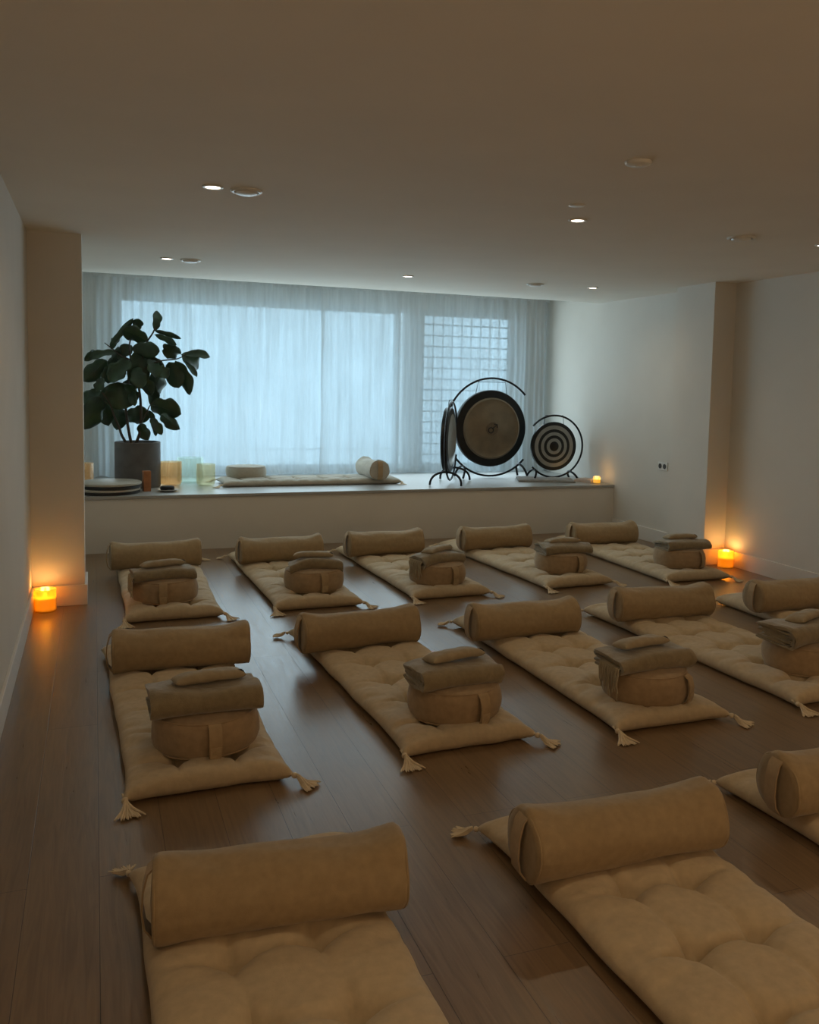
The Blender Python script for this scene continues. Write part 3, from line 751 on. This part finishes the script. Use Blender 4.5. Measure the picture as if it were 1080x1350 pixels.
# folded cloth and pale scarf under the small gong
def slab(name, x0, x1, y0, y1, h, mat, seed, loc, rz):
    nu, nv = 40, 24
    def f(top):
        def g_(i, j):
            u, v = i/(nu-1), j/(nv-1); X = x0+(x1-x0)*u; Y = y0+(y1-y0)*v
            e = (1-abs(2*u-1)**14)**.5*(1-abs(2*v-1)**14)**.5
            n = noise.noise(Vector((X*9, Y*9, seed)))
            return (X+.01*noise.noise(Vector((Y*6, seed, 0))), Y+.01*noise.noise(Vector((X*5, seed, 3))), .002+(h*(.6+.4*e)+n*h*.4*e if top else 0) if top else .001)
        return g_
    mb = MB().grid(nu, nv, f(True)).grid(nu, nv, f(False)); b0 = 0
    n2 = nu*nv
    def edge(a, b): mb.f.append([a, b, b+n2, a+n2]); mb.mi.append(0)
    for i in range(nu-1): edge(i, i+1); edge((nv-1)*nu+i, (nv-1)*nu+i+1)
    for j in range(nv-1): edge(j*nu, (j+1)*nu); edge(j*nu+nu-1, (j+1)*nu+nu-1)
    o = mb.build(name, mat, loc=loc, angle=60); o.rotation_euler = (0, 0, rz); return o
tag(slab('folded_cloth', -.36, .26, -.20, .20, .026, M['grey_cloth'], 3, (4.74, 8.88, HP), math.radians(-22)), 'flat folded grey cloth under the small striped gong', 'cloth')
tag(slab('crumpled_scarf', -.11, .11, -.11, .11, .034, M['pink_cloth'], 8, (5.135, 8.72, HP), math.radians(25)), 'crumpled pale rose scarf between the small gong and the candle', 'scarf')

# ------------------------------------------------------------------ gongs
def ring_pts(R, a0, a1, n=60): return [(R*math.cos(math.radians(a0+(a1-a0)*k/n)), 0, R*math.sin(math.radians(a0+(a1-a0)*k/n))) for k in range(n+1)]
def stand(x, y, zc, R, rz, a0, a1, tube, feet, label, fr, name='gong_stand'):
    """ring in the local xz plane, centre at zc; feet = angles where the foot arches join; fr foot half span"""
    root = empty(name, (x, y, HP), rz, label, 'gong stand', 'black ring stands for the gongs')
    MB().tube([(p[0], 0, p[2]+zc) for p in ring_pts(R, a0, a1)], tube, 10).build('stand_ring', M['black_metal'], root)
    for a in feet:
        c = Vector((R*math.cos(math.radians(a)), 0, zc+R*math.sin(math.radians(a)))); pts = []
        out = .05 if c.x > 0 else -.05
        for k in range(17):
            t = k/16*PI; pts.append((c.x+out*(1-math.sin(t)), fr*math.cos(t), max(.007, c.z*math.sin(t)**.75)))
        MB().tube(pts, tube*1.1, 8).build('foot_arch', M['black_metal'], root)
    return root
ROTX = Matrix.Rotation(PI/2, 4, 'X')     # lathe axis z -> -y : the face looks to -y
def gong(x, y, z, R, rz, label, style):
    root = empty('gong', (x, y, z), rz, label, 'gong')
    if style == 'planet':
        MB().lathe([(R*.80, .012), (R*.985, .004), (R, -.006), (R*.995, -.055), (R*.985, -.055), (R*.985, -.012), (R*.80, .004), (R*.80, .012)], 96, ROTX).build('gong_rim', M['gong_black'], root)
        MB().lathe([(0, .040), (R*.17, .038), (R*.19, .034), (R*.60, .026), (R*.72, .020), (R*.76, .026), (R*.80, .014), (R*.80, .004), (0, .020)], 96, ROTX).build('gong_face', M['gong_bronze'], root)
        MB().lathe([(0, .043), (R*.168, .041), (R*.18, .036), (0, .036)], 48, ROTX).build('gong_boss', M['gong_boss'], root)
        s = MB(); r0 = .030; cx_, cz_ = -.022, -.018
        s.tube([(cx_+r0*math.cos(2*PI*k/28), -.045, cz_+r0*math.sin(2*PI*k/28)) for k in range(28)], 0.0062, 6, closed=True)
        e = (.052, .045)
        s.tube([(cx_+r0*.74, -.045, cz_+r0*.68), (e[0], -.045, e[1])], 0.0062, 6)
        s.tube([(e[0]-.036, -.045, e[1]+.006), (e[0]+.003, -.045, e[1]+.004), (e[0]+.005, -.045, e[1]-.034)], 0.0062, 6)
        s.build('engraved_symbol', M['cord'], root)
    elif style == 'striped':
        fr_ = [0, .20, .33, .45, .58, .70, .86, 1.0]
        for k in range(7):
            a, c = R*fr_[k], R*fr_[k+1]; mt = M['gong_black'] if k % 2 == 0 else M['gong_grey']; zz = .012-.010*fr_[k]; z2 = .012-.010*fr_[k+1]
            if k == 6: pr = [(a, zz), (c, z2), (c, -.030), (c-.008, -.030), (c-.010, -.004), (a, zz-.006), (a, zz)]
            elif k == 0: pr = [(0, .020), (c*.7, .018), (c, z2), (c, z2-.006), (0, .004)]
            else: pr = [(a, zz), (c, z2), (c, z2-.006), (a, zz-.006), (a, zz)]
            MB().lathe(pr, 80, ROTX).build('painted_ring' if k < 6 else 'gong_rim', mt, root)
    else:
        MB().lathe([(R*.80, .010), (R*.98, .004), (R, -.004), (R, -.060), (R*.985, -.060), (R*.98, -.010), (R*.80, .004), (R*.80, .010)], 80, ROTX).build('gong_rim', M['gong_black'], root)
        MB().lathe([(0, .040), (R*.2, .038), (R*.62, .022), (R*.80, .010), (R*.80, .002), (0, .018)], 80, ROTX).build('gong_face', M['gong_silver'], root)
    # cords and small yoke
    s = MB(); w2 = R*.42
    zt = R*1.10
    s.tube([(-w2*1.05, .02, R*.90), (-w2*.92, .01, zt+.045), (w2*.92, .01, zt+.045), (w2*1.05, .02, R*.90)], .0035, 6)
    s.build('hanging_cord', M['cord'], root)
    return root
def solve_x(u, y, z):   # x on the depth line y that is seen at column u
    k = (u-CX)/FPX; c = Vector((0, y, z))-CAM_POS
    return (c.dot(RIGHT)-k*c.dot(FWD))/(k*FWD.x-RIGHT.x)
gx = 4.21
stand(gx, 9.32, .575, .555, 0, 42, 318, .012, (232, 310), 'black open ring stand holding the large brown gong', .13)
gong(gx, 9.33, HP+.56, .437, 0, 'large round gong with black rim, brown face and circle-and-arrow symbol', 'planet')
ez = math.radians(59.5)
stand(3.54, 8.87, .45, .415, ez, 25, 335, .011, (228, 312), 'black ring stand seen edge-on, left of the large gong', .165)
gong(3.54, 8.87, HP+.46, .345, ez, 'silver-faced gong seen almost edge-on, left of the large gong', 'silver')
stand(4.86, 9.02, .375, .350, math.radians(-4), 139, -139+0, .011, (228, 305), 'black ring stand open to the left, holding the small striped gong', .12)
gong(4.86, 9.03, HP+.375, .276, math.radians(-4), 'small gong painted with black and grey rings beside the right wall', 'striped')

# ------------------------------------------------------------------ fiddle-leaf plant
PX, PY = .385, 9.13
root = empty('plant_pot', (PX, PY, HP), 0, 'round grey concrete pot holding the tall leafy plant on the platform', 'plant pot')
pr, ph = .211, .435
MB().lathe([(0, 0), (pr*.97, 0), (pr, .006), (pr, ph-.004), (pr-.004, ph), (pr-.018, ph), (pr-.022, ph-.006), (pr-.022, ph-.05), (0, ph-.05)], 72).build('pot_body', M['pot'], root)
MB().lathe([(0, ph-.030), (pr*.5, ph-.035), (pr-.023, ph-.045), (pr-.023, ph-.049), (0, ph-.049)], 40).build('soil', M['soil'], root)
def ray(u, v, y):
    d = RIGHT*((u-CX)/FPX)+UP*((CY-v)/FPX)+FWD; return CAM_POS+d*(y/d.y)
def cp(c, dy=0): return ray(100+c[0]/5.684, 400+c[1]/5.684, PY+dy)
plant = empty('fiddle_leaf_plant', (PX, PY, HP+ph-.035), 0, 'tall fiddle-leaf plant with big dark green leaves in the grey pot', 'plant')
def local(p): return p-Vector((PX, PY, HP+ph-.035))
stems = [
 ([(395, 1075), (345, 990), (325, 930), (290, 850), (250, 740), (200, 670)], [0, -.02, -.03, -.05, -.09, -.14], 5.4),
 ([(425, 1075), (405, 1000), (385, 880), (375, 760), (395, 560), (410, 420), (400, 330), (412, 260)], [0, .02, .03, .05, .03, .02, .0, .02], 5.8),
 ([(440, 1075), (475, 985), (487, 900), (484, 720), (470, 590), (490, 450), (530, 300), (575, 225), (595, 180)], [0, .0, .03, .04, .02, .0, -.03, -.05, -.05], 5.8),
 ([(400, 420), (340, 390), (260, 330), (215, 295)], [.02, .05, .08, .10], 3.6),
 ([(480, 520), (560, 460), (640, 430), (760, 415), (830, 380)], [.0, -.06, -.12, -.16, -.2], 3.6),
 ([(484, 900), (530, 820), (550, 775), (575, 740)], [.03, -.02, -.06, -.08], 3.2),
 ([(290, 850), (240, 720), (190, 700)], [-.05, .02, .06], 3.0)]
for pts, dys, r in stems:
    P_ = [local(cp(p, d)) for p, d in zip(pts, dys)]; Q = []
    for a in range(len(P_)-1):
        p0, p1, p2, p3 = P_[max(0, a-1)], P_[a], P_[a+1], P_[min(len(P_)-1, a+2)]
        for k in range(6):
            t = k/6; Q.append(.5*((2*p1)+(p2-p0)*t+(2*p0-5*p1+4*p2-p3)*t*t+(3*p1-p0-3*p2+p3)*t**3))
    Q.append(P_[-1]); n = len(Q)
    MB().tube(Q, [r*.0027*(1-.6*i/n) for i in range(n)], 8).build('stem', M['stem'], plant)
LV = [((590,205),(607,55),62),((255,310),(430,112),46),((452,200),(470,115),70),((540,285),(350,195),105),((592,205),(790,265),36),((590,235),(755,312),46),
 ((265,345),(315,258),50),((300,365),(65,425),58),((310,410),(420,315),85),((420,335),(628,360),105),((690,415),(750,318),125),((815,385),(1008,402),66),
 ((790,385),(915,492),118),((820,440),(908,552),44),((745,430),(855,686),92),((700,440),(770,635),125),((655,500),(590,705),150),((520,390),(660,530),85),
 ((480,345),(450,640),140),((410,430),(255,590),135),((335,400),(175,585),105),((230,425),(58,585),112),((200,560),(165,665),66),((190,660),(55,745),100),
 ((190,700),(60,942),155),((195,705),(245,920),115),((320,590),(330,800),215),((320,780),(310,948),118),((425,660),(445,768),58),((378,845),(565,842),122),
 ((482,900),(545,1025),80),((548,800),(600,995),50),((560,860),(645,985),60),((560,760),(790,830),140),((640,830),(780,945),82),((560,590),(570,770),85),
 ((470,540),(570,690),90),((420,560),(400,740),110),((500,330),(560,460),90),((140,350),(65,432),50),((360,440),(300,560),95),((560,420),(600,560),95),((440,480),(500,640),100),((250,620),(200,760),80),((380,600),(430,760),90),((600,480),(690,560),90),((330,330),(270,420),60),((270,460),(240,600),90)]
rnd = random.Random(5)
for k, (a, b_, w_) in enumerate(LV):
    d0 = rnd.uniform(-.16, .16); A = local(cp(a, d0*.6)); Bp = local(cp(b_, d0+rnd.uniform(-.10, .10)))
    ax = Bp-A; ln = ax.length; ax.normalize()
    view = (Vector((PX, PY, 1.2))-CAM_POS).normalized(); side = ax.cross(view).normalized()
    side = (Matrix.Rotation(rnd.uniform(-.55, .55), 3, ax) @ side).normalized(); nrm = side.cross(ax).normalized()
    if nrm.z < 0: nrm = -nrm
    width = w_/5.684/139/2*1.45; nl, nw = 16, 9; vs = []
    bend = rnd.uniform(.05, .14)*ln; ph0 = rnd.uniform(0, 6)
    def lf(i, j):
        t = j/(nl-1); s = 2*i/(nw-1)-1
        wd = width*(math.sin(PI*min(1, t**.85))**.62)*(.74+.30*t-.20*math.exp(-((t-.38)/.13)**2)) if 0 < t < 1 else width*.03
        wav = .10*width*math.sin(t*15+ph0+(2 if s > 0 else 0))*abs(s)**2
        c = A+ax*(ln*t)+nrm*(bend*math.sin(PI*t)*1.0)+side*(s*wd)+nrm*(abs(s)**1.5*wd*.28+wav)
        return tuple(c)
    mb = MB().grid(nw, nl, lf)
    mb.tube([Vector(lf(4, j))-nrm*.0015 for j in range(nl)], [.0028*(1-.7*j/nl) for j in range(nl)], 5)
    lfobj = mb.build('leaf', M['leaf'], plant, angle=70)
    so = lfobj.modifiers.new('solid', 'SOLIDIFY'); so.thickness = .0012
